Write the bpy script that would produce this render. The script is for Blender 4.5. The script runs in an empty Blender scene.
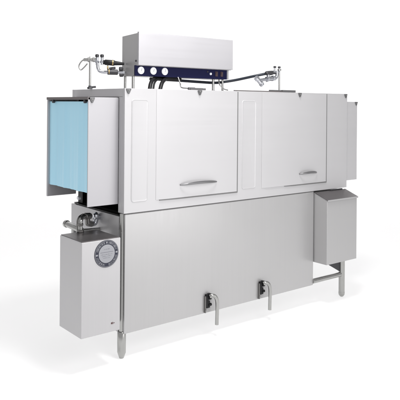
import bpy, bmesh, math, random
from mathutils import Vector, Matrix
random.seed(7)
sc = bpy.context.scene
COL = sc.collection

# ------------------------------------------------------------------ camera
YAW, ROLL, FPX, CY = 0.6747, 0.0080, 625.78, 104.2
cam_d = bpy.data.cameras.new('camera')
cam = bpy.data.objects.new('camera', cam_d); COL.objects.link(cam)
cam_d.sensor_width = 36.0
cam_d.lens = 36.0 * FPX / 400.0
cam_d.shift_x = 0.0
cam_d.shift_y = -(200.0 - CY) / 400.0
cam_d.clip_start = 0.05; cam_d.clip_end = 200
cam.matrix_world = (Matrix.Translation((-1.5897, -2.5638, 1.23)) @ Matrix.Rotation(-YAW, 4, 'Z')
                    @ Matrix.Rotation(math.pi / 2, 4, 'X') @ Matrix.Rotation(ROLL, 4, 'Z'))
sc.camera = cam

# ------------------------------------------------------------------ studio light
w = bpy.data.worlds.new('World'); sc.world = w; w.use_nodes = True
bg = w.node_tree.nodes['Background']
bg.inputs['Color'].default_value = (0.99, 0.98, 0.985, 1); bg.inputs['Strength'].default_value = 0.53
sc.view_settings.view_transform = 'Standard'; sc.view_settings.look = 'None'
sc.view_settings.exposure = 0.0; sc.view_settings.gamma = 1.0
sc.cycles.max_bounces = 8


def area(name, loc, target, sx, sy, power, col=(1, 1, 1), spread=math.pi):
    d = bpy.data.lights.new(name, 'AREA'); d.shape = 'RECTANGLE'; d.size = sx; d.size_y = sy
    d.energy = power; d.color = col; d.spread = spread
    o = bpy.data.objects.new(name, d); COL.objects.link(o)
    o.location = loc
    o.rotation_euler = (Vector(target) - Vector(loc)).to_track_quat('-Z', 'Y').to_euler()
    return o


area('softbox_key', (0.25, -1.85, 1.85), (0.28, 0.2, 1.22), 1.3, 1.0, 10.8, (1.0, 0.985, 0.985), math.radians(112))
area('added_strip_lamp', (1.15, -1.95, 0.42), (0.45, 0.0, 0.62), 1.5, 0.5, 5.0, (1.0, 0.99, 0.985))  # low lamp added, no known source, brightens upper front panel and tank
area('softbox_top', (0.35, -0.75, 3.3), (0.3, 0.35, 0.0), 0.55, 0.55, 60, (1.0, 0.99, 0.98))
area('floor_underlamp', (2.2, 3.2, -1.6), (2.2, 3.2, 0), 16, 16, 595)  # lamp added below the floor sheet to brighten the ground under the machine
fwd = Vector((math.sin(YAW), math.cos(YAW), 0)); rgt = Vector((math.cos(YAW), -math.sin(YAW), 0))
CAMXY = Vector((-1.5897, -2.5638, 0))
bl = CAMXY + fwd * 10.2 + Vector((0, 0, 2.2))
area('backdrop_light', bl, bl - fwd, 14, 7, 420)


# ------------------------------------------------------------------ materials
def mat(name, color, metallic=0.0, rough=0.5, brushed=None, bump=0.0, spec=0.5, vary=0.0, coat=0.0):
    m = bpy.data.materials.new(name); m.use_nodes = True
    nt = m.node_tree; b = nt.nodes['Principled BSDF']
    b.inputs['Base Color'].default_value = (*color, 1)
    b.inputs['Metallic'].default_value = metallic
    b.inputs['Roughness'].default_value = rough
    b.inputs['Specular IOR Level'].default_value = spec
    b.inputs['Coat Weight'].default_value = coat
    if brushed or vary:
        tc = nt.nodes.new('ShaderNodeTexCoord')
        mp = nt.nodes.new('ShaderNodeMapping'); nt.links.new(tc.outputs['Object'], mp.inputs['Vector'])
        mp.inputs['Scale'].default_value = brushed or (3, 3, 3)
        n = nt.nodes.new('ShaderNodeTexNoise'); n.inputs['Scale'].default_value = 1.0
        n.inputs['Detail'].default_value = 5; nt.links.new(mp.outputs['Vector'], n.inputs['Vector'])
        # broad smudges and handling marks on top of the grain
        n2 = nt.nodes.new('ShaderNodeTexNoise'); n2.inputs['Scale'].default_value = 4.5
        n2.inputs['Detail'].default_value = 4; nt.links.new(tc.outputs['Object'], n2.inputs['Vector'])
        mx = nt.nodes.new('ShaderNodeMix'); mx.data_type = 'FLOAT'; mx.inputs[0].default_value = 0.4
        nt.links.new(n.outputs['Fac'], mx.inputs[2]); nt.links.new(n2.outputs['Fac'], mx.inputs[3])
        mr = nt.nodes.new('ShaderNodeMapRange')
        mr.inputs['From Min'].default_value = 0.3; mr.inputs['From Max'].default_value = 0.7
        mr.inputs['To Min'].default_value = rough - 0.06; mr.inputs['To Max'].default_value = rough + 0.06
        nt.links.new(mx.outputs[0], mr.inputs['Value']); nt.links.new(mr.outputs['Result'], b.inputs['Roughness'])
        mc = nt.nodes.new('ShaderNodeMapRange')
        mc.inputs['From Min'].default_value = 0.3; mc.inputs['From Max'].default_value = 0.7
        mc.inputs['To Min'].default_value = 1 - vary; mc.inputs['To Max'].default_value = 1 + vary
        nt.links.new(mx.outputs[0], mc.inputs['Value'])
        vm = nt.nodes.new('ShaderNodeVectorMath'); vm.operation = 'SCALE'
        vm.inputs[0].default_value = color
        nt.links.new(mc.outputs['Result'], vm.inputs['Scale']); nt.links.new(vm.outputs['Vector'], b.inputs['Base Color'])
        if bump:
            bp = nt.nodes.new('ShaderNodeBump'); bp.inputs['Strength'].default_value = bump
            bp.inputs['Distance'].default_value = 0.001
            nt.links.new(n.outputs['Fac'], bp.inputs['Height']); nt.links.new(bp.outputs['Normal'], b.inputs['Normal'])
    return m


STEEL_H = mat('steel_satin_hood', (0.555, 0.551, 0.562), 0.38, 0.50, (1.2, 1.2, 120), 0.02, vary=0.012)
STEEL_C = mat('steel_satin_cover', (0.48, 0.475, 0.495), 0.45, 0.50, (1.2, 1.2, 120), 0.02, vary=0.012)
STEEL = mat('steel_brushed_panel', (0.465, 0.462, 0.465), 0.42, 0.33, (160, 160, 2), 0.035, vary=0.02)
STEEL_T = mat('steel_brushed_tank', (0.51, 0.505, 0.515), 0.38, 0.38, (160, 160, 2), 0.03, vary=0.022)
STEEL_D = mat('steel_lid_dark_reflection', (0.155, 0.145, 0.148), 0.7, 0.35, (120, 4, 120), 0.05, vary=0.08)  # dark reflection on the upward faces put into the steel colour
PIPE = mat('steel_tube', (0.40, 0.40, 0.39), 0.95, 0.22, (60, 60, 60), vary=0.05)
CHROME = mat('chrome_fitting', (0.56, 0.575, 0.615), 1.0, 0.11)
BRASS = mat('brass_fitting', (0.42, 0.31, 0.15), 1.0, 0.32)
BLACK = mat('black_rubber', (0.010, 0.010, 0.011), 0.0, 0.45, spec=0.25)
GREYM = mat('tarnished_fitting', (0.20, 0.195, 0.19), 0.85, 0.30)
HANDLE = mat('satin_pull', (0.20, 0.20, 0.205), 0.7, 0.35)
IRON = mat('dark_cast_fitting', (0.05, 0.05, 0.055), 0.4, 0.38)
GAP_GREY = mat('grey_gap_shade', (0.16, 0.16, 0.16), 0.0, 0.6)  # grey with the shade of the door and hood gaps in it
NAVY = mat('navy_enamel', (0.008, 0.009, 0.04), 0.0, 0.45, spec=0.12)
WHITE = mat('white_dial', (0.82, 0.84, 0.88), 0.0, 0.35)
INK = mat('grey_ink', (0.13, 0.135, 0.16), 0.0, 0.6)
BROWN = mat('brown_switch', (0.055, 0.032, 0.035), 0.0, 0.4)
CLIP = mat('clip_steel', (0.17, 0.17, 0.175), 0.6, 0.4)
TRIM = mat('dark_trim', (0.17, 0.155, 0.155), 0.5, 0.4)
HOSE = mat('blue_grey_hose', (0.028, 0.034, 0.045), 0.1, 0.42, spec=0.3)
B_DARK = mat('badge_navy', (0.014, 0.016, 0.035), 0.0, 0.4)
B_SILV = mat('badge_silver', (0.33, 0.335, 0.36), 0.5, 0.4)
MARK = mat('maroon_ink', (0.09, 0.035, 0.035), 0.0, 0.5)

# translucent blue curtain
CURT = bpy.data.materials.new('blue_curtain_vinyl'); CURT.use_nodes = True
nt = CURT.node_tree; pb = nt.nodes['Principled BSDF']
pb.inputs['Base Color'].default_value = (0.34, 0.66, 0.86, 1); pb.inputs['Roughness'].default_value = 0.32
tcn = nt.nodes.new('ShaderNodeTexCoord'); mpn = nt.nodes.new('ShaderNodeMapping'); mpn.inputs['Scale'].default_value = (6, 14, 0.6)
nzn = nt.nodes.new('ShaderNodeTexNoise'); nzn.inputs['Scale'].default_value = 1.0; nzn.inputs['Detail'].default_value = 3
rmp = nt.nodes.new('ShaderNodeValToRGB')
rmp.color_ramp.elements[0].position = 0.3; rmp.color_ramp.elements[0].color = (0.44, 0.79, 0.98, 1)
rmp.color_ramp.elements[1].position = 0.7; rmp.color_ramp.elements[1].color = (0.49, 0.83, 1.0, 1)
nt.links.new(tcn.outputs['Object'], mpn.inputs['Vector']); nt.links.new(mpn.outputs['Vector'], nzn.inputs['Vector'])
nt.links.new(nzn.outputs['Fac'], rmp.inputs['Fac']); nt.links.new(rmp.outputs['Color'], pb.inputs['Base Color'])

# translucent white acrylic of the floor and backdrop, lit through by added lamps
ACR = bpy.data.materials.new('white_acrylic'); ACR.use_nodes = True
nt = ACR.node_tree
for n in list(nt.nodes):
    if n.type != 'OUTPUT_MATERIAL': nt.nodes.remove(n)
out = [n for n in nt.nodes if n.type == 'OUTPUT_MATERIAL'][0]
df = nt.nodes.new('ShaderNodeBsdfDiffuse'); df.inputs['Color'].default_value = (0.9, 0.9, 0.9, 1)
tl = nt.nodes.new('ShaderNodeBsdfTranslucent'); tl.inputs['Color'].default_value = (0.95, 0.95, 0.95, 1)
mxs = nt.nodes.new('ShaderNodeMixShader'); mxs.inputs['Fac'].default_value = 0.55
nt.links.new(df.outputs[0], mxs.inputs[1]); nt.links.new(tl.outputs[0], mxs.inputs[2]); nt.links.new(mxs.outputs[0], out.inputs['Surface'])


# ------------------------------------------------------------------ mesh helpers
ROOT_LOC = Vector((0.84, 0.27, 0.0))


class MB:
    """collects shapes in world coordinates, links them as ONE mesh object"""
    def __init__(s): s.bm = bmesh.new()

    def box(s, x0, x1, y0, y1, z0, z1):
        v = [s.bm.verts.new(p) for p in ((x0, y0, z0), (x1, y0, z0), (x1, y1, z0), (x0, y1, z0), (x0, y0, z1), (x1, y0, z1), (x1, y1, z1), (x0, y1, z1))]
        for f in ((0, 3, 2, 1), (4, 5, 6, 7), (0, 1, 5, 4), (1, 2, 6, 5), (2, 3, 7, 6), (3, 0, 4, 7)):
            s.bm.faces.new([v[i] for i in f])
        return s

    def prism(s, pts, d):
        """polygon (3d points) extruded by vector d"""
        d = Vector(d); n = len(pts)
        a = [s.bm.verts.new(p) for p in pts]; b = [s.bm.verts.new(Vector(p) + d) for p in pts]
        s.bm.faces.new(a[::-1]); s.bm.faces.new(b)
        for i in range(n):
            j = (i + 1) % n; s.bm.faces.new((a[i], a[j], b[j], b[i]))
        return s

    def lathe(s, c, axis, prof, n=28):
        """prof = [(t, r)...] along axis from c"""
        c = Vector(c); ax = Vector(axis).normalized(); u = ax.orthogonal().normalized(); v = ax.cross(u)
        rings = []
        for t, r in prof:
            rings.append([s.bm.verts.new(c + ax * t + (u * math.cos(k * 2 * math.pi / n) + v * math.sin(k * 2 * math.pi / n)) * r) for k in range(n)])
        for a, b in zip(rings, rings[1:]):
            for k in range(n):
                s.bm.faces.new((a[k], a[(k + 1) % n], b[(k + 1) % n], b[k]))
        s.bm.faces.new(rings[0][::-1]); s.bm.faces.new(rings[-1])
        return s

    def cyl(s, a, b, r, n=24):
        a = Vector(a); b = Vector(b); L = (b - a).length; c = min(r * 0.12, L * 0.2)
        return s.lathe(a, b - a, [(0, r - c), (c, r), (L - c, r), (L, r - c)], n)

    def tube(s, pts, r, n=16, smooth=True, rad=None):
        pts = [Vector(p) for p in pts]
        if smooth and len(pts) > 2:
            P = [pts[0] * 2 - pts[1]] + pts + [pts[-1] * 2 - pts[-2]]; q = []; R = []
            for i in range(1, len(P) - 2):
                for k in range(8):
                    t = k / 8
                    q.append(0.5 * ((2 * P[i]) + (P[i + 1] - P[i - 1]) * t + (2 * P[i - 1] - 5 * P[i] + 4 * P[i + 1] - P[i + 2]) * t * t + (3 * P[i] - P[i - 1] - 3 * P[i + 1] + P[i + 2]) * t ** 3))
                    if rad: R.append(rad[i - 1] + (rad[i] - rad[i - 1]) * t)
            q.append(pts[-1]); pts = q
            if rad: R.append(rad[-1]); rad = R
        rings = []; up = None
        for i, p in enumerate(pts):
            d = (pts[min(i + 1, len(pts) - 1)] - pts[max(i - 1, 0)]).normalized()
            if up is None: up = d.orthogonal().normalized()
            up = (up - d * up.dot(d)).normalized(); v = d.cross(up); rr = rad[i] if rad else r
            rings.append([s.bm.verts.new(p + (up * math.cos(k * 2 * math.pi / n) + v * math.sin(k * 2 * math.pi / n)) * rr) for k in range(n)])
        for a, b in zip(rings, rings[1:]):
            for k in range(n):
                s.bm.faces.new((a[k], a[(k + 1) % n], b[(k + 1) % n], b[k]))
        s.bm.faces.new(rings[0][::-1]); s.bm.faces.new(rings[-1])
        return s

    def build(s, name, m, parent=None, bevel=0.0, seg=2, label=None):
        bm = s.bm
        bmesh.ops.recalc_face_normals(bm, faces=bm.faces)
        if parent is not None:
            bmesh.ops.translate(bm, verts=bm.verts, vec=-ROOT_LOC)
        me = bpy.data.meshes.new(name); bm.to_mesh(me); bm.free()
        o = bpy.data.objects.new(name, me); COL.objects.link(o); me.materials.append(m)
        for p in me.polygons: p.use_smooth = True
        me.set_sharp_from_angle(angle=math.radians(38))
        if parent is not None: o.parent = parent
        if bevel:
            b = o.modifiers.new('bevel', 'BEVEL'); b.width = bevel; b.segments = seg; b.limit_method = 'ANGLE'
            b.angle_limit = math.radians(40)
            b.harden_normals = True
        if label: o['label'] = label
        return o


# ------------------------------------------------------------------ setting: one white seamless sweep
def sweep():
    m = MB(); bm = m.bm
    prof = [(-3.5, 0.0), (8.0, 0.0)]
    R = 0.9
    for k in range(1, 13):
        a = k / 12 * math.pi / 2
        prof.append((8.0 + R * math.sin(a), R - R * math.cos(a)))
    prof.append((8.0 + R, 5.5))
    rows = []
    for d, z in prof:
        rows.append([bm.verts.new(CAMXY + fwd * d + rgt * sx + Vector((0, 0, z))) for sx in (-7, 7)])
    for a, b in zip(rows, rows[1:]): bm.faces.new((a[0], a[1], b[1], b[0]))
    o = m.build('floor', ACR); o['kind'] = 'structure'
    return o


sweep()

# ------------------------------------------------------------------ the dishwasher
dw = bpy.data.objects.new('conveyor_dishwasher', None); COL.objects.link(dw)
dw.location = ROOT_LOC; dw.empty_display_size = 0.1
dw['label'] = 'stainless steel conveyor dishwasher with two sliding doors and a blue curtain at its left end'
dw['category'] = 'dishwasher'

# --- hood
W, D, HT, HB = 1.68, 0.541, 1.304, 0.7015
h = MB()
h.box(0, W, 0, 0.02, HB, HT)                          # front sheet
h.box(0.0, W, 0.0205, D - 0.0205, HT - 0.04, HT - 0.0005)   # roof
h.box(0.04, W, D - 0.02, D, HB, HT)                   # back sheet
h.box(0, 0.0395, D - 0.02, D, 0.755, HT)
h.box(0, 0.02, 0.0205, 0.0535, HB, HT - 0.0405)       # left end, front strip
h.box(0, 0.02, 0.502, D - 0.0205, 0.755, HT - 0.0405)
h.box(0.0005, 0.02, 0.053, 0.5015, 1.26, HT - 0.0405)
h.box(W - 0.02, W - 0.0005, 0.0205, 0.052, HB, HT - 0.0405)
h.box(W - 0.02, W - 0.0005, 0.5, D - 0.0205, HB, HT - 0.0405)
h.box(1.37, W - 0.021, 0.0205, D - 0.0205, HB, HB + 0.015)   # floor of the overhanging end
hood = h.build('hood', STEEL_H, dw, 0.0025)


def embossed_panel(x0, x1, z0, z1):
    """raised field with a pressed bead round its edge"""
    m = MB(); r = 0.016; pts = []
    for cx, cz, a0 in ((x1 - r, z1 - r, 0), (x0 + r, z1 - r, 90), (x0 + r, z0 + r, 180), (x1 - r, z0 + r, 270)):
        for k in range(7):
            a = math.radians(a0 + k * 15); pts.append((cx + r * math.cos(a), 0.0, cz + r * math.sin(a)))
    n = len(pts); c = Vector(((x0 + x1) / 2, 0, (z0 + z1) / 2)); rings = []
    for off, y in ((0.0, -0.0002), (0.0010, -0.0012), (0.0026, -0.0021), (0.0042, -0.0017), (0.0058, -0.0007), (0.009, -0.0004)):
        ring = []
        for p in pts:
            v = Vector(p); d = Vector((min(max(v.x, x0 + r), x1 - r), 0, min(max(v.z, z0 + r), z1 - r))) - v
            q = v + d.normalized() * off; ring.append(m.bm.verts.new((q.x, y, q.z)))
        rings.append(ring)
    for a, b in zip(rings, rings[1:]):
        for k in range(n): m.bm.faces.new((a[k], a[(k + 1) % n], b[(k + 1) % n], b[k]))
    m.bm.faces.new(rings[-1])
    return m.build('embossed_panel', STEEL_H, hood)


embossed_panel(0.038, 0.135, 0.752, 1.252)
embossed_panel(0.759, 0.868, 0.759, 1.254)


def sliding_door(x0, x1, z0, z1, xg, ha, hb, hz, label):
    m = MB(); m.prism([(x0, -0.0004, z0), (x0, -0.0012, z0), (x0 + 0.05, -0.0042, z0), (x1, -0.0060, z0), (x1, -0.0004, z0)], (0, 0, z1 - z0))
    d = m.build('sliding_door', STEEL_H, dw, 0.001, 2)
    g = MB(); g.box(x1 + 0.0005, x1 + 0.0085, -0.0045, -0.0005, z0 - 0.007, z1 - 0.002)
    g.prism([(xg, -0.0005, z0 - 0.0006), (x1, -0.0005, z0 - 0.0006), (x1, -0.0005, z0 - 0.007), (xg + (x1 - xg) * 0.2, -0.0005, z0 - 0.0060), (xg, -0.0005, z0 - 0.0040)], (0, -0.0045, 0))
    g.build('door_gap_strip', GAP_GREY, d, 0.0008)  # gasket strip, its grey also standing for the gap shadow at the door
    hm = MB(); n = 24; rings = []                     # arched strap pull, ends pressed flat on the door
    for k in range(n + 1):
        t = k / n; e = 1 - abs(2 * t - 1) ** 3
        x = ha + (hb - ha) * t; y = -0.0075 - 0.022 * e; zc = hz + 0.007 * (1 - (2 * t - 1) ** 2); hh = 0.0030 + 0.0040 * e
        rings.append([hm.bm.verts.new(p) for p in ((x, y - 0.0015, zc - hh), (x, y - 0.0035, zc), (x, y - 0.0015, zc + hh), (x, y + 0.0015, zc + hh), (x, y + 0.0015, zc - hh))])
    for a, b in zip(rings, rings[1:]):
        for k in range(5): hm.bm.faces.new((a[k], a[(k + 1) % 5], b[(k + 1) % 5], b[k]))
    hm.bm.faces.new(rings[0]); hm.bm.faces.new(rings[-1])
    hm.build('handle', HANDLE, d)
    return d


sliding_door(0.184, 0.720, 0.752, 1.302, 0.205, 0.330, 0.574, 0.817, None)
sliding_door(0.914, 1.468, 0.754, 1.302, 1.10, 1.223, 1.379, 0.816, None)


def corner_clip(x, z, y, parent, s=0.013):
    m = MB()
    m.prism([(x - s, y, z), (x + s, y, z), (x + s, y, z - 0.006), (x + 0.003, y, z - 2 * s), (x - 0.003, y, z - 2 * s), (x - s, y, z - 0.006)], (0, -0.005, 0))
    c = m.build('corner_clip', CLIP, parent, 0.001)
    r = MB(); r.cyl((x, y - 0.005, z - 0.009), (x, y - 0.0075, z - 0.009), 0.004, 12)
    if parent is dw: r.build('rivet', PIPE, c)
    else: r.bm.free()
    return c


for cx in (0.020, 0.454, 1.222, 1.662): corner_clip(cx, 1.303, -0.0005 if cx in (0.020, 1.662) else -0.0062, dw)

# --- load vent with its curtain (left) and unload vent (right)
v = MB()
v.box(-0.1665, -0.0005, 0.0537, 0.0597, 0.7425, 1.2586)
v.box(-0.1665, -0.0005, 0.486, 0.4996, 0.7425, 1.2586)
v.box(-0.158, -0.0005, 0.06, 0.4857, 1.250, 1.2584)
vent = v.build('load_vent', STEEL_C, dw, 0.0015)
t = MB(); t.box(-0.1695, -0.1585, 0.0537, 0.4996, 1.2470, 1.2605); t.build('curtain_rail', TRIM, vent, 0.001)
def wave(u, v): return (0.0022 * math.sin(u * 17 + 0.5) + 0.0014 * math.sin(u * 37 + 1.9) + 0.0008 * math.sin(u * 71)) * (1.15 - v)


c = MB(); bm = c.bm
edges = [0.0605, 0.4855]
for i in range(1):                                    # one hanging sheet with shallow waves
    a, b = edges[i] - (0.012 if i else 0), edges[i + 1]
    off = 0.0022 * (i % 2)
    N = 60; rows = []
    for zi in range(9):
        z = 0.806 + (1.2385 - 0.806) * zi / 8
        rows.append([(bm.verts.new((-0.1555 + wave(k / N, zi / 8), a + (b - a) * k / N, z)),
                      bm.verts.new((-0.1541 + wave(k / N, zi / 8), a + (b - a) * k / N, z))) for k in range(N + 1)])
    for r0, r1 in zip(rows, rows[1:]):
        for k in range(N):
            bm.faces.new((r0[k][0], r0[k + 1][0], r1[k + 1][0], r1[k][0])); bm.faces.new((r0[k][1], r1[k][1], r1[k + 1][1], r0[k + 1][1]))
        for k in (0, N): bm.faces.new((r0[k][0], r0[k][1], r1[k][1], r1[k][0]))
    for r in (rows[0], rows[-1]):
        for k in range(N): bm.faces.new((r[k][0], r[k][1], r[k + 1][1], r[k + 1][0]))
c.build('curtain', CURT, vent)
for yy in (0.423, 0.085):
    k = MB(); k.lathe((-0.1725, yy, 1.238), (1, 0, 0), [(0, 0.006), (0.001, 0.008), (0.012, 0.008), (0.013, 0.006)], 16); k.build('roller', IRON, vent)
corner_clip(-0.147, 1.258, 0.0535, dw)

v = MB()
v.box(W + 0.0005, 1.797, 0.010, 0.016, 0.743, 1.254)
v.box(W + 0.0005, 1.797, 0.486, 0.4996, 0.743, 1.254)
v.box(W + 0.0005, 1.795, 0.0165, 0.4855, 1.244, 1.2535)
uv = v.build('unload_vent', STEEL_H, dw, 0.0015)
c = MB()
for i in range(4): c.box(1.782 - 0.003 * (i % 2), 1.7835 - 0.003 * (i % 2), 0.02 + i * 0.114, 0.142 + i * 0.114, 0.806, 1.243)
c.build('curtain', CURT, uv)
corner_clip(1.784, 1.2535, 0.0098, dw, 0.012)

# --- lower cabinet
X1 = 1.366
cb = MB()
cb.box(0.016, X1 - 0.001, 0.528, 0.541, 0.123, 0.690)
cb.box(X1 - 0.014, X1 - 0.001, 0.018, 0.5275, 0.123, 0.690)
cb.box(0.016, X1 - 0.0145, 0.018, 0.5275, 0.123, 0.135)
cb.build('cabinet', STEEL, dw, 0.001)
m = MB(); m.box(0.012, 1.368, 0.0065, 0.0168, 0.6968, 0.7012); m.build('hood_gap_filler', GAP_GREY, dw)  # filler strip added in the gap, its grey giving the shade line
m = MB(); m.box(0.05, X1 - 0.0145, 0.02, 0.514, 0.675, 0.690); m.box(0.03, 1.36, 0.5145, 0.5195, 0.66, 1.25); m.box(0.03, 0.0335, 0.470, 0.514, 0.69, 1.25); m.build('opening_shade', BLACK, dw)  # black deck and sheets added so the end opening looks shaded
m = MB(); m.box(0.0085, X1, 0.003, 0.0165, 0.123, 0.6965); m.build('front_panel', STEEL, dw, 0.003, 3)
m = MB(); m.box(0.0, 0.0125, 0.046, 0.541, 0.123, 0.683); m.build('end_panel', STEEL_T, dw, 0.0015)
m = MB(); m.box(0.004, 0.012, 0.05, 0.50, 0.6835, 0.690); m.build('end_gasket', BLACK, dw)
m = MB(); m.cyl((-0.004, 0.463, 0.722), (0.012, 0.463, 0.722), 0.010, 18); m.build('bright_hole_disc', WHITE, dw)  # white disc standing in for a hole with bright background behind


def leg(x, y, top, r, foot):
    m = MB(); m.cyl((x, y, 0.02 if not foot else 0.13), (x, y, top), r)
    o = m.build('leg', PIPE, dw)
    f = MB()
    if foot:
        f.lathe((x, y, 0.001), (0, 0, 1), [(0, 0.011), (0.006, 0.0135), (0.028, 0.0215), (0.125, 0.0215), (0.1285, 0.019), (0.1295, 0.0135)], 8)
    else:
        f.lathe((x, y, 0.001), (0, 0, 1), [(0, 0.008), (0.004, 0.013), (0.012, r - 0.001), (0.022, r + 0.0006), (0.03, r + 0.0006)], 24)
    f.build('foot', PIPE, o)
    return o


leg(0.011, 0.030, 0.70, 0.0135, True)
leg(0.03, 0.50, 0.122, 0.0135, True)
leg(1.645, 0.006, 0.262, 0.0195, False)
leg(1.30, 0.50, 0.122, 0.0135, True)
m = MB(); m.cyl((X1 - 0.003, 0.006, 0.146), (1.63, 0.006, 0.146), 0.0150); m.build('cross_bar', PIPE, dw)
m = MB(); m.prism([(1.47, 0.004, 0.262), (1.648, 0.004, 0.262), (1.648, 0.004, 0.160), (1.622, 0.004, 0.166), (1.50, 0.004, 0.232)], (0, 0.008, 0))
m.build('gusset', IRON, dw, 0.001)

# --- scrap box hung below the right end of the hood
m = MB()
x0, x1 = 1.372, 1.6586
m.prism([(x0, -0.098, 0.2635), (x0, -0.098, 0.655), (x0, 0.0, 0.688), (x0, 0.20, 0.688), (x0, 0.20, 0.2635)], (x1 - x0, 0, 0))
sb = m.build('scrap_box', STEEL, dw, 0.002)
m = MB(); m.prism([(x0 - 0.003, -0.104, 0.6525), (x0 - 0.003, -0.104, 0.657), (x0 - 0.003, -0.004, 0.6935), (x0 - 0.003, -0.004, 0.6895)], (x1 - x0 + 0.006, 0, 0))
lid = m.build('lid', STEEL_D, sb, 0.001)
m = MB(); m.box(x0 - 0.003, x1 + 0.003, -0.1065, -0.1045, 0.6475, 0.6572); m.build('lid_lip', STEEL, lid, 0.001)
m = MB(); m.cyl((x0 + 0.14, -0.004, 0.6955), (x1 - 0.03, -0.004, 0.6955), 0.0045, 14); m.build('hinge', IRON, lid)

# --- booster tank at the left end
x0, x1, y0, y1, z0, z1 = -0.2433, -0.0395, -0.0369, 0.1796, 0.1673, 0.6035
m = MB(); m.box(x0, x1, y0, y1, z0, z1 - 0.003); tank = m.build('booster_tank', STEEL_T, dw, 0.003, 3)
m = MB(); m.box(x0 + 0.004, x1 - 0.004, y0 + 0.004, y1 - 0.002, z1 - 0.0028, z1 + 0.0005); m.build('lid', STEEL_D, tank, 0.001)
m = MB(); m.box(x1 + 0.0005, -0.0005, 0.07, 0.15, 0.26, 0.56); m.build('mounting_bracket', STEEL, tank, 0.002)


def badge():
    cx, cz, y = -0.115, 0.5355, y0
    b = MB(); b.lathe((cx, y - 0.0003, cz), (0, -1, 0), [(0, 0.0635), (0.0016, 0.0635), (0.002, 0.063)], 64)
    o = b.build('badge', B_DARK, tank, label='round navy badge with a silver centre')
    s = MB(); s.lathe((cx, y - 0.0024, cz), (0, -1, 0), [(0, 0.0425), (0.0006, 0.0425)], 64)
    s.build('centre_disc', B_SILV, o)
    yy = y - 0.0024
    def ring(r0, r1, a0, a1, mb, n=1):
        pts = []
        for k in range(n + 1):
            a = math.radians(a0 + (a1 - a0) * k / n); pts.append((cx + r1 * math.sin(a), yy, cz + r1 * math.cos(a)))
        for k in range(n, -1, -1):
            a = math.radians(a0 + (a1 - a0) * k / n); pts.append((cx + r0 * math.sin(a), yy, cz + r0 * math.cos(a)))
        mb.prism(pts, (0, -0.0005, 0))
    L = MB()
    ring(0.0595, 0.0610, 0, 119.9, L, 24); ring(0.0595, 0.0610, 120, 239.9, L, 24); ring(0.0595, 0.0610, 240, 359.9, L, 24)
    rnd = random.Random(3)
    def word(a, n, step):                            # small letter-like strokes set round the ring, too small to read
        for k in range(n):
            kind = rnd.choice('IEHLOT')
            c0 = a + k * step; hw = step * 0.34
            ring(0.0470, 0.0565, c0 - hw, c0 - hw + step * 0.2, L)
            if kind in 'HO': ring(0.0470, 0.0565, c0 + hw - step * 0.2, c0 + hw, L)
            if kind in 'ETO': ring(0.0545, 0.0565, c0 - hw + step * 0.2, c0 + hw - step * 0.2, L)
            if kind in 'ELO': ring(0.0470, 0.0490, c0 - hw + step * 0.2, c0 + hw - step * 0.2, L)
            if kind in 'HE': ring(0.0510, 0.0528, c0 - hw + step * 0.2, c0 + hw - step * 0.2, L)
    word(-72, 12, 5.5); word(12, 12, 5.5)
    word(106, 12, 5.5); word(194, 12, 5.5)
    ring(0.0475, 0.056, -3.5, 3.5, L, 3); ring(0.047, 0.057, 84, 92, L, 3); ring(0.047, 0.057, 264, 272, L, 3)
    L.build('ring_lettering', B_SILV, o)
    T = MB()
    yy = y - 0.0034
    for row, (zz, n) in enumerate(((0.020, 7), (-0.004, 14), (-0.012, 12), (-0.020, 9))):
        for k in range(n):
            xx = cx + (k - n / 2) * 0.0042 + rnd.uniform(0, 0.0006)
            T.box(xx, xx + rnd.uniform(0.0008, 0.0026), yy, yy + 0.0003, cz + zz, cz + zz + rnd.uniform(0.0012, 0.003))
    T.box(cx - 0.034, cx + 0.034, yy, yy + 0.0003, cz + 0.0065, cz + 0.0080)
    T.build('centre_lettering', INK, o)


badge()
m = MB()
m.box(-0.088, -0.082, y0 - 0.0008, y0 - 0.0002, 0.203, 0.211); m.box(-0.080, -0.077, y0 - 0.0008, y0 - 0.0002, 0.202, 0.212)
m.box(-0.075, -0.069, y0 - 0.0008, y0 - 0.0002, 0.205, 0.208)
m.build('maker_mark', MARK, tank)

# fill pipework between the tank top and the end panel
m = MB()
m.tube([(-0.143, 0.165, 0.603), (-0.143, 0.168, 0.640), (-0.138, 0.172, 0.662), (-0.118, 0.19, 0.672), (-0.09, 0.215, 0.671)], 0.011)
fp = m.build('fill_pipe', PIPE, dw)
m = MB(); m.cyl((-0.143, 0.165, 0.6042), (-0.143, 0.165, 0.618), 0.018, 6); m.cyl((-0.1435, 0.166, 0.635), (-0.1435, 0.166, 0.648), 0.0145, 6); m.build('pipe_nut', GREYM, fp)
m = MB(); m.tube([(-0.150, 0.174, 0.603), (-0.151, 0.178, 0.64), (-0.146, 0.183, 0.664), (-0.130, 0.195, 0.675), (-0.10, 0.222, 0.676)], 0.0065); m.build('drain_tube', GREYM, dw)
m = MB()
m.cyl((-0.098, 0.208, 0.671), (-0.055, 0.232, 0.664), 0.0165, 8)
m.cyl((-0.075, 0.222, 0.667), (-0.072, 0.222, 0.628), 0.013)
m.cyl((-0.074, 0.222, 0.632), (-0.040, 0.236, 0.622), 0.0150, 8)
m.build('union_valve', GREYM, dw)
m = MB()
m.tube([(-0.040, 0.236, 0.622), (-0.024, 0.236, 0.625), (-0.018, 0.236, 0.642), (-0.018, 0.236, 0.664)], 0.0125)
m.cyl((-0.030, 0.236, 0.654), (0.006, 0.236, 0.654), 0.015)
m.lathe((-0.018, 0.236, 0.655), (0, 0, 1), [(0, 0.016), (0.014, 0.016), (0.018, 0.009), (0.024, 0.006)], 16)
m.build('pipe_elbow', CHROME, dw)
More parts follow.
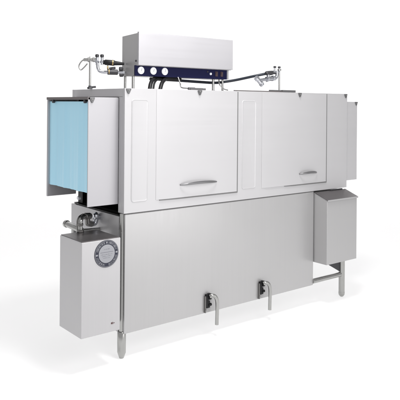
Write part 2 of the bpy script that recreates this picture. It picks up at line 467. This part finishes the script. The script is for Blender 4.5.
m = MB(); m.cyl((-0.102, 0.385, 0.605), (-0.10, 0.235, 0.596), 0.0155); m.cyl((-0.102, 0.385, 0.605), (-0.1022, 0.402, 0.606), 0.019)
m.cyl((-0.101, 0.315, 0.60), (-0.101, 0.315, 0.560), 0.012); m.cyl((-0.10, 0.235, 0.594), (0.0, 0.235, 0.590), 0.0105); m.build('inlet_pipe', PIPE, dw)

# --- drain levers at the foot of the front panel
def drain(xc, xp):
    m = MB(); m.box(xc - 0.012, xc + 0.004, -0.012, 0.0025, 0.152, 0.224)
    m.box(xc + 0.0045, xc + 0.020, -0.016, 0.0025, 0.196, 0.226); m.box(xc + 0.0045, xc + 0.014, -0.010, 0.0025, 0.152, 0.188)
    m.cyl((xc + 0.003, -0.009, 0.168), (xc + 0.022, -0.009, 0.168), 0.008)
    d = m.build('drain_valve', BLACK, dw, 0.002)
    m = MB(); m.box(xc - 0.0185, xc - 0.0125, -0.010, 0.0025, 0.128, 0.216); m.cyl((xc - 0.0155, -0.0102, 0.145), (xc - 0.0155, -0.0125, 0.145), 0.0045, 12); m.build('bracket', GREYM, d, 0.001)
    m = MB(); m.tube([(xc + 0.004, -0.020, 0.214), (xc + 0.014, -0.027, 0.219), (xc + 0.029, -0.031, 0.214), (xc + 0.040, -0.033, 0.195), (xc + 0.0435, -0.034, 0.168), (xc + 0.0425, -0.034, 0.110), (xc + 0.0415, -0.034, 0.062)], 0.0098, 18)
    m.build('lever', PIPE, d)


drain(0.5185, 0)
drain(0.913, 0)

# --- control box
m = MB()
m.prism([(0.159, 0.126, 1.428), (0.159, 0.126, 1.597), (0.159, 0.1275, 1.599), (0.159, 0.140, 1.599), (0.159, 0.140, 1.428)], (0.6425, 0, 0))
cover = m.build('control_cover', STEEL_C, dw, 0.0012, label='bright front cover of the control box')
m = MB()
m.prism([(0.1605, 0.1405, 1.426), (0.1605, 0.1405, 1.593), (0.1605, 0.289, 1.586), (0.1605, 0.289, 1.374), (0.1605, 0.160, 1.374), (0.1605, 0.160, 1.426)], (0.6395, 0, 0))
cbx = m.build('control_box', STEEL, dw, 0.001)
m = MB(); m.box(0.1535, 0.778, 0.150, 0.1595, 1.373, 1.4275); cp = m.build('control_panel', NAVY, cbx, 0.001)
for x in (0.188, 0.265, 0.338):
    m = MB(); m.lathe((x, 0.1498, 1.402), (0, -1, 0), [(0, 0.0195), (0.004, 0.0195), (0.005, 0.0185)], 40); d = m.build('dial', WHITE, cp)
    m = MB()
    m.prism([(x - 0.001, 0.1447, 1.402 - 0.004), (x + 0.001, 0.1447, 1.402 - 0.004), (x + 0.0045, 0.1447, 1.402 + 0.011), (x + 0.003, 0.1447, 1.402 + 0.0115)], (0, -0.0004, 0))
    for k in range(-4, 5):
        a = math.radians(k * 30); m.box(x + 0.0155 * math.sin(a) - 0.0005, x + 0.0155 * math.sin(a) + 0.0005, 0.1443, 0.1447, 1.402 + 0.0155 * math.cos(a) - 0.001, 1.402 + 0.0155 * math.cos(a) + 0.001)
    m.build('needle', INK, d)
m = MB(); m.lathe((0.655, 0.1498, 1.401), (0, -1, 0), [(0, 0.007), (0.004, 0.007), (0.007, 0.004)], 20); m.build('indicator', WHITE, cp)
m = MB(); m.lathe((0.633, 0.1498, 1.412), (0, -1, 0), [(0, 0.005), (0.003, 0.004)], 16); m.build('pilot_stud', IRON, cp)
for x in (0.698, 0.737):
    m = MB(); m.box(x - 0.009, x + 0.009, 0.1465, 0.1498, 1.388, 1.416); s = m.build('switch', BROWN, cp, 0.001)
    m = MB(); m.prism([(x - 0.006, 0.1464, 1.391), (x - 0.006, 0.1464, 1.413), (x - 0.006, 0.1425, 1.411)], (0.012, 0, 0)); m.build('rocker', BROWN, s, 0.0005)
m = MB(); m.cyl((0.1605, 0.152, 1.450), (0.1565, 0.152, 1.450), 0.005, 12); m.build('screw', IRON, cbx)
for x, y, r in ((0.166, 0.266, 0.0068), (0.166, 0.188, 0.0075), (0.700, 0.18, 0.0075), (0.779, 0.19, 0.0065)):
    m = MB(); m.cyl((x, y, HT), (x, y, 1.3738), r, 16); m.cyl((x, y, HT), (x, y, HT + 0.006), r + 0.005, 16); m.build('support_post', PIPE, dw)
# cables and tubes below the control box
m = MB(); m.tube([(0.48, 0.20, 1.366), (0.375, 0.175, 1.366), (0.335, 0.150, 1.355), (0.298, 0.118, 1.335), (0.275, 0.10, 1.302)], 0.0105); m.build('power_cable', BLACK, dw)
m = MB(); m.tube([(0.44, 0.205, 1.370), (0.31, 0.178, 1.366), (0.268, 0.155, 1.357), (0.229, 0.118, 1.334), (0.210, 0.10, 1.302)], 0.0105); m.build('power_cable', BLACK, dw)
m = MB(); m.tube([(0.46, 0.203, 1.362), (0.335, 0.175, 1.366), (0.288, 0.150, 1.355), (0.251, 0.118, 1.335), (0.232, 0.10, 1.302)], 0.0055); m.build('signal_cable', BLACK, dw)
m = MB(); m.tube([(0.42, 0.14, 1.3735), (0.42, 0.12, 1.342), (0.418, 0.11, 1.322), (0.426, 0.09, 1.315), (0.455, 0.03, 1.3125), (0.49, 0.012, 1.312)], 0.0035); m.build('conduit', PIPE, dw)
m = MB(); m.tube([(0.735, 0.17, 1.3738), (0.728, 0.16, 1.35), (0.736, 0.15, 1.33), (0.756, 0.15, 1.318), (0.785, 0.15, 1.312)], 0.0035); m.build('conduit', PIPE, dw)
m = MB(); m.tube([(0.307, 0.24, 1.364), (0.474, 0.24, 1.362), (0.648, 0.235, 1.357), (0.752, 0.225, 1.355), (0.82, 0.215, 1.363), (0.874, 0.17, 1.375), (0.933, 0.08, 1.397), (1.01, 0.038, 1.416)], 0.0078); m.build('water_hose', HOSE, dw)

# --- rails on the front lip of the hood
m = MB(); m.box(0.400, 0.502, 0.002, 0.024, HT + 0.0003, HT + 0.010); m.cyl((0.392, 0.012, 1.3105), (0.435, 0.012, 1.3105), 0.0075, 14); m.build('door_guide', CLIP, dw, 0.001)
m = MB(); m.box(0.706, 1.085, 0.002, 0.012, HT + 0.0003, HT + 0.0055); m.build('top_rail', TRIM, dw, 0.001)
m = MB(); m.box(1.0855, 1.195, 0.002, 0.024, HT + 0.0003, HT + 0.0135); m.cyl((0.99, 0.018, HT + 0.007), (1.0854, 0.018, HT + 0.007), 0.006, 14); m.build('door_guide', CLIP, dw, 0.001)

# --- rinse plumbing above the left end
def lp(t, z, dy=0.0): return (0.16 * t, 0.33 - 0.08 * t + dy, z)     # along the run of the pipes
m = MB(); m.cyl((-0.006, 0.333, HT), (-0.006, 0.333, 1.452), 0.0058, 14); m.lathe((-0.006, 0.333, 1.452), (0, 0, 1), [(0, 0.0055), (0.012, 0.004), (0.022, 0.003)], 12)
m.build('standpipe', PIPE, dw)
m = MB(); m.lathe((-0.006, 0.333, HT), (0, 0, 1), [(0, 0.014), (0.010, 0.014), (0.012, 0.008), (0.018, 0.008)], 6); m.cyl((-0.006, 0.333, 1.313), (0.022, 0.32, 1.316), 0.0055, 12)
m.build('pipe_flange', IRON, dw)
m = MB(); m.cyl((-0.036, 0.348, 1.456), (0.020, 0.32, 1.457), 0.0085); m.cyl((-0.018, 0.339, 1.4565), (-0.006, 0.333, 1.4565), 0.0125, 8); m.cyl((0.004, 0.328, 1.457), (0.016, 0.322, 1.457), 0.0125, 8)
m.build('vacuum_breaker', PIPE, dw)
m = MB(); m.tube([(-0.020, 0.340, 1.462), (-0.040, 0.350, 1.452), (-0.054, 0.357, 1.432), (-0.056, 0.358, 1.415), (-0.047, 0.354, 1.403), (-0.033, 0.347, 1.416), (-0.018, 0.339, 1.436)], 0.0036); m.build('vent_loop', PIPE, dw)
for x, y in ((0.026, 0.317), (0.049, 0.306)):
    m = MB(); m.cyl((x, y, 1.43), (x, y, 1.470), 0.0075); m.cyl((x, y, 1.440), (x, y, 1.452), 0.012, 8); o = m.build('union_fitting', CHROME, dw)
    m = MB(); m.lathe((x, y, 1.4702), (0, 0, 1), [(0, 0.007), (0.003, 0.010), (0.013, 0.010), (0.016, 0.006)], 14); m.build('cap', IRON, o)
m = MB(); m.tube([(0.028, 0.316, 1.440), (0.030, 0.315, 1.415), (0.037, 0.311, 1.400), (0.056, 0.302, 1.3935), (0.078, 0.291, 1.3935)], 0.0085); m.cyl((0.070, 0.295, 1.3935), (0.155, 0.254, 1.3935), 0.0085)
m.build('water_pipe', CHROME, dw)
m = MB(); m.lathe((0.052, 0.304, 1.446), (0.107, -0.053, -0.008), [(0, 0.009), (0.008, 0.0115), (0.013, 0.0145), (0.058, 0.0150), (0.064, 0.012), (0.090, 0.0095), (0.112, 0.0065)], 20); sv = m.build('solenoid_valve', BLACK, dw)
m = MB(); m.lathe((0.0955, 0.2825, 1.443), (0.107, -0.053, -0.008), [(0, 0.0158), (0.006, 0.0158)], 20); m.build('valve_ring', BRASS, sv)
m = MB(); m.cyl((0.074, 0.293, 1.3945), (0.123, 0.2695, 1.3945), 0.0145, 8); m.cyl((0.098, 0.281, 1.40), (0.098, 0.281, 1.418), 0.008); m.cyl((0.082, 0.289, 1.412), (0.112, 0.275, 1.417), 0.0065)
st = m.build('strainer', IRON, dw)
m = MB(); m.cyl((0.072, 0.294, 1.418), (0.0785, 0.291, 1.418), 0.011, 14); m.cyl((0.078, 0.2915, 1.3955), (0.085, 0.288, 1.3955), 0.0155, 8); m.build('cap', BRASS, st)
m = MB(); m.lathe((0.128, 0.267, 1.412), (0.9, -0.45, 0), [(0, 0.008), (0.004, 0.0115), (0.018, 0.0115), (0.022, 0.006)], 14); m.lathe((0.130, 0.266, 1.380), (0.9, -0.45, 0), [(0, 0.006), (0.003, 0.010), (0.018, 0.010), (0.022, 0.005)], 14); m.build('compression_nut', IRON, dw)

# --- rinse plumbing above the right end
m = MB(); m.cyl((1.083, 0.030, HT), (1.083, 0.030, 1.436), 0.0052, 14); m.lathe((1.083, 0.030, HT), (0, 0, 1), [(0, 0.011), (0.010, 0.011), (0.012, 0.006)], 6); m.lathe((1.083, 0.030, 1.430), (0, 0, 1), [(0, 0.006), (0.002, 0.0115), (0.011, 0.0115), (0.013, 0.006)], 12)
m.build('standpipe', PIPE, dw)
m = MB(); m.lathe((0.892, 0.03, 1.386), (0.05, 0, -0.041), [(0, 0.008), (0.003, 0.0145), (0.018, 0.0155), (0.022, 0.012), (0.05, 0.012), (0.053, 0.015), (0.066, 0.014), (0.069, 0.009)], 18); m.cyl((0.915, 0.03, 1.370), (0.985, 0.03, 1.378), 0.009)
m.build('pressure_regulator', CHROME, dw)
m = MB(); m.cyl((0.975, 0.03, 1.378), (1.045, 0.03, 1.386), 0.0135); m.cyl((0.992, 0.03, 1.378), (0.992, 0.03, 1.405), 0.009); m.lathe((0.978, 0.03, 1.378), (1, 0, 0.1), [(0, 0.017), (0.010, 0.017)], 6); m.lathe((1.022, 0.03, 1.384), (1, 0, 0.1), [(0, 0.017), (0.010, 0.017)], 6)
m.tube([(1.040, 0.03, 1.385), (1.056, 0.03, 1.389), (1.062, 0.03, 1.405), (1.062, 0.03, 1.43)], 0.0095)
m.build('ball_valve', CHROME, dw)
m = MB(); m.lathe((0.975, 0.034, 1.412), (0.085, 0, 0.008), [(0, 0.009), (0.006, 0.013), (0.05, 0.0135), (0.056, 0.010), (0.085, 0.009)], 18); m.build('solenoid_valve', IRON, dw)
for x in (1.045, 1.082):
    m = MB(); m.cyl((x, 0.03, 1.418), (x, 0.03, 1.446), 0.0055); o = m.build('union_fitting', CHROME, dw)
    m = MB(); m.lathe((x, 0.03, 1.4462), (0, 0, 1), [(0, 0.006), (0.002, 0.0085), (0.009, 0.0085), (0.011, 0.005)], 12); m.build('cap', IRON, o)
m = MB(); m.cyl((1.030, 0.03, 1.424), (1.083, 0.03, 1.424), 0.0065); m.build('tie_pipe', CHROME, dw)
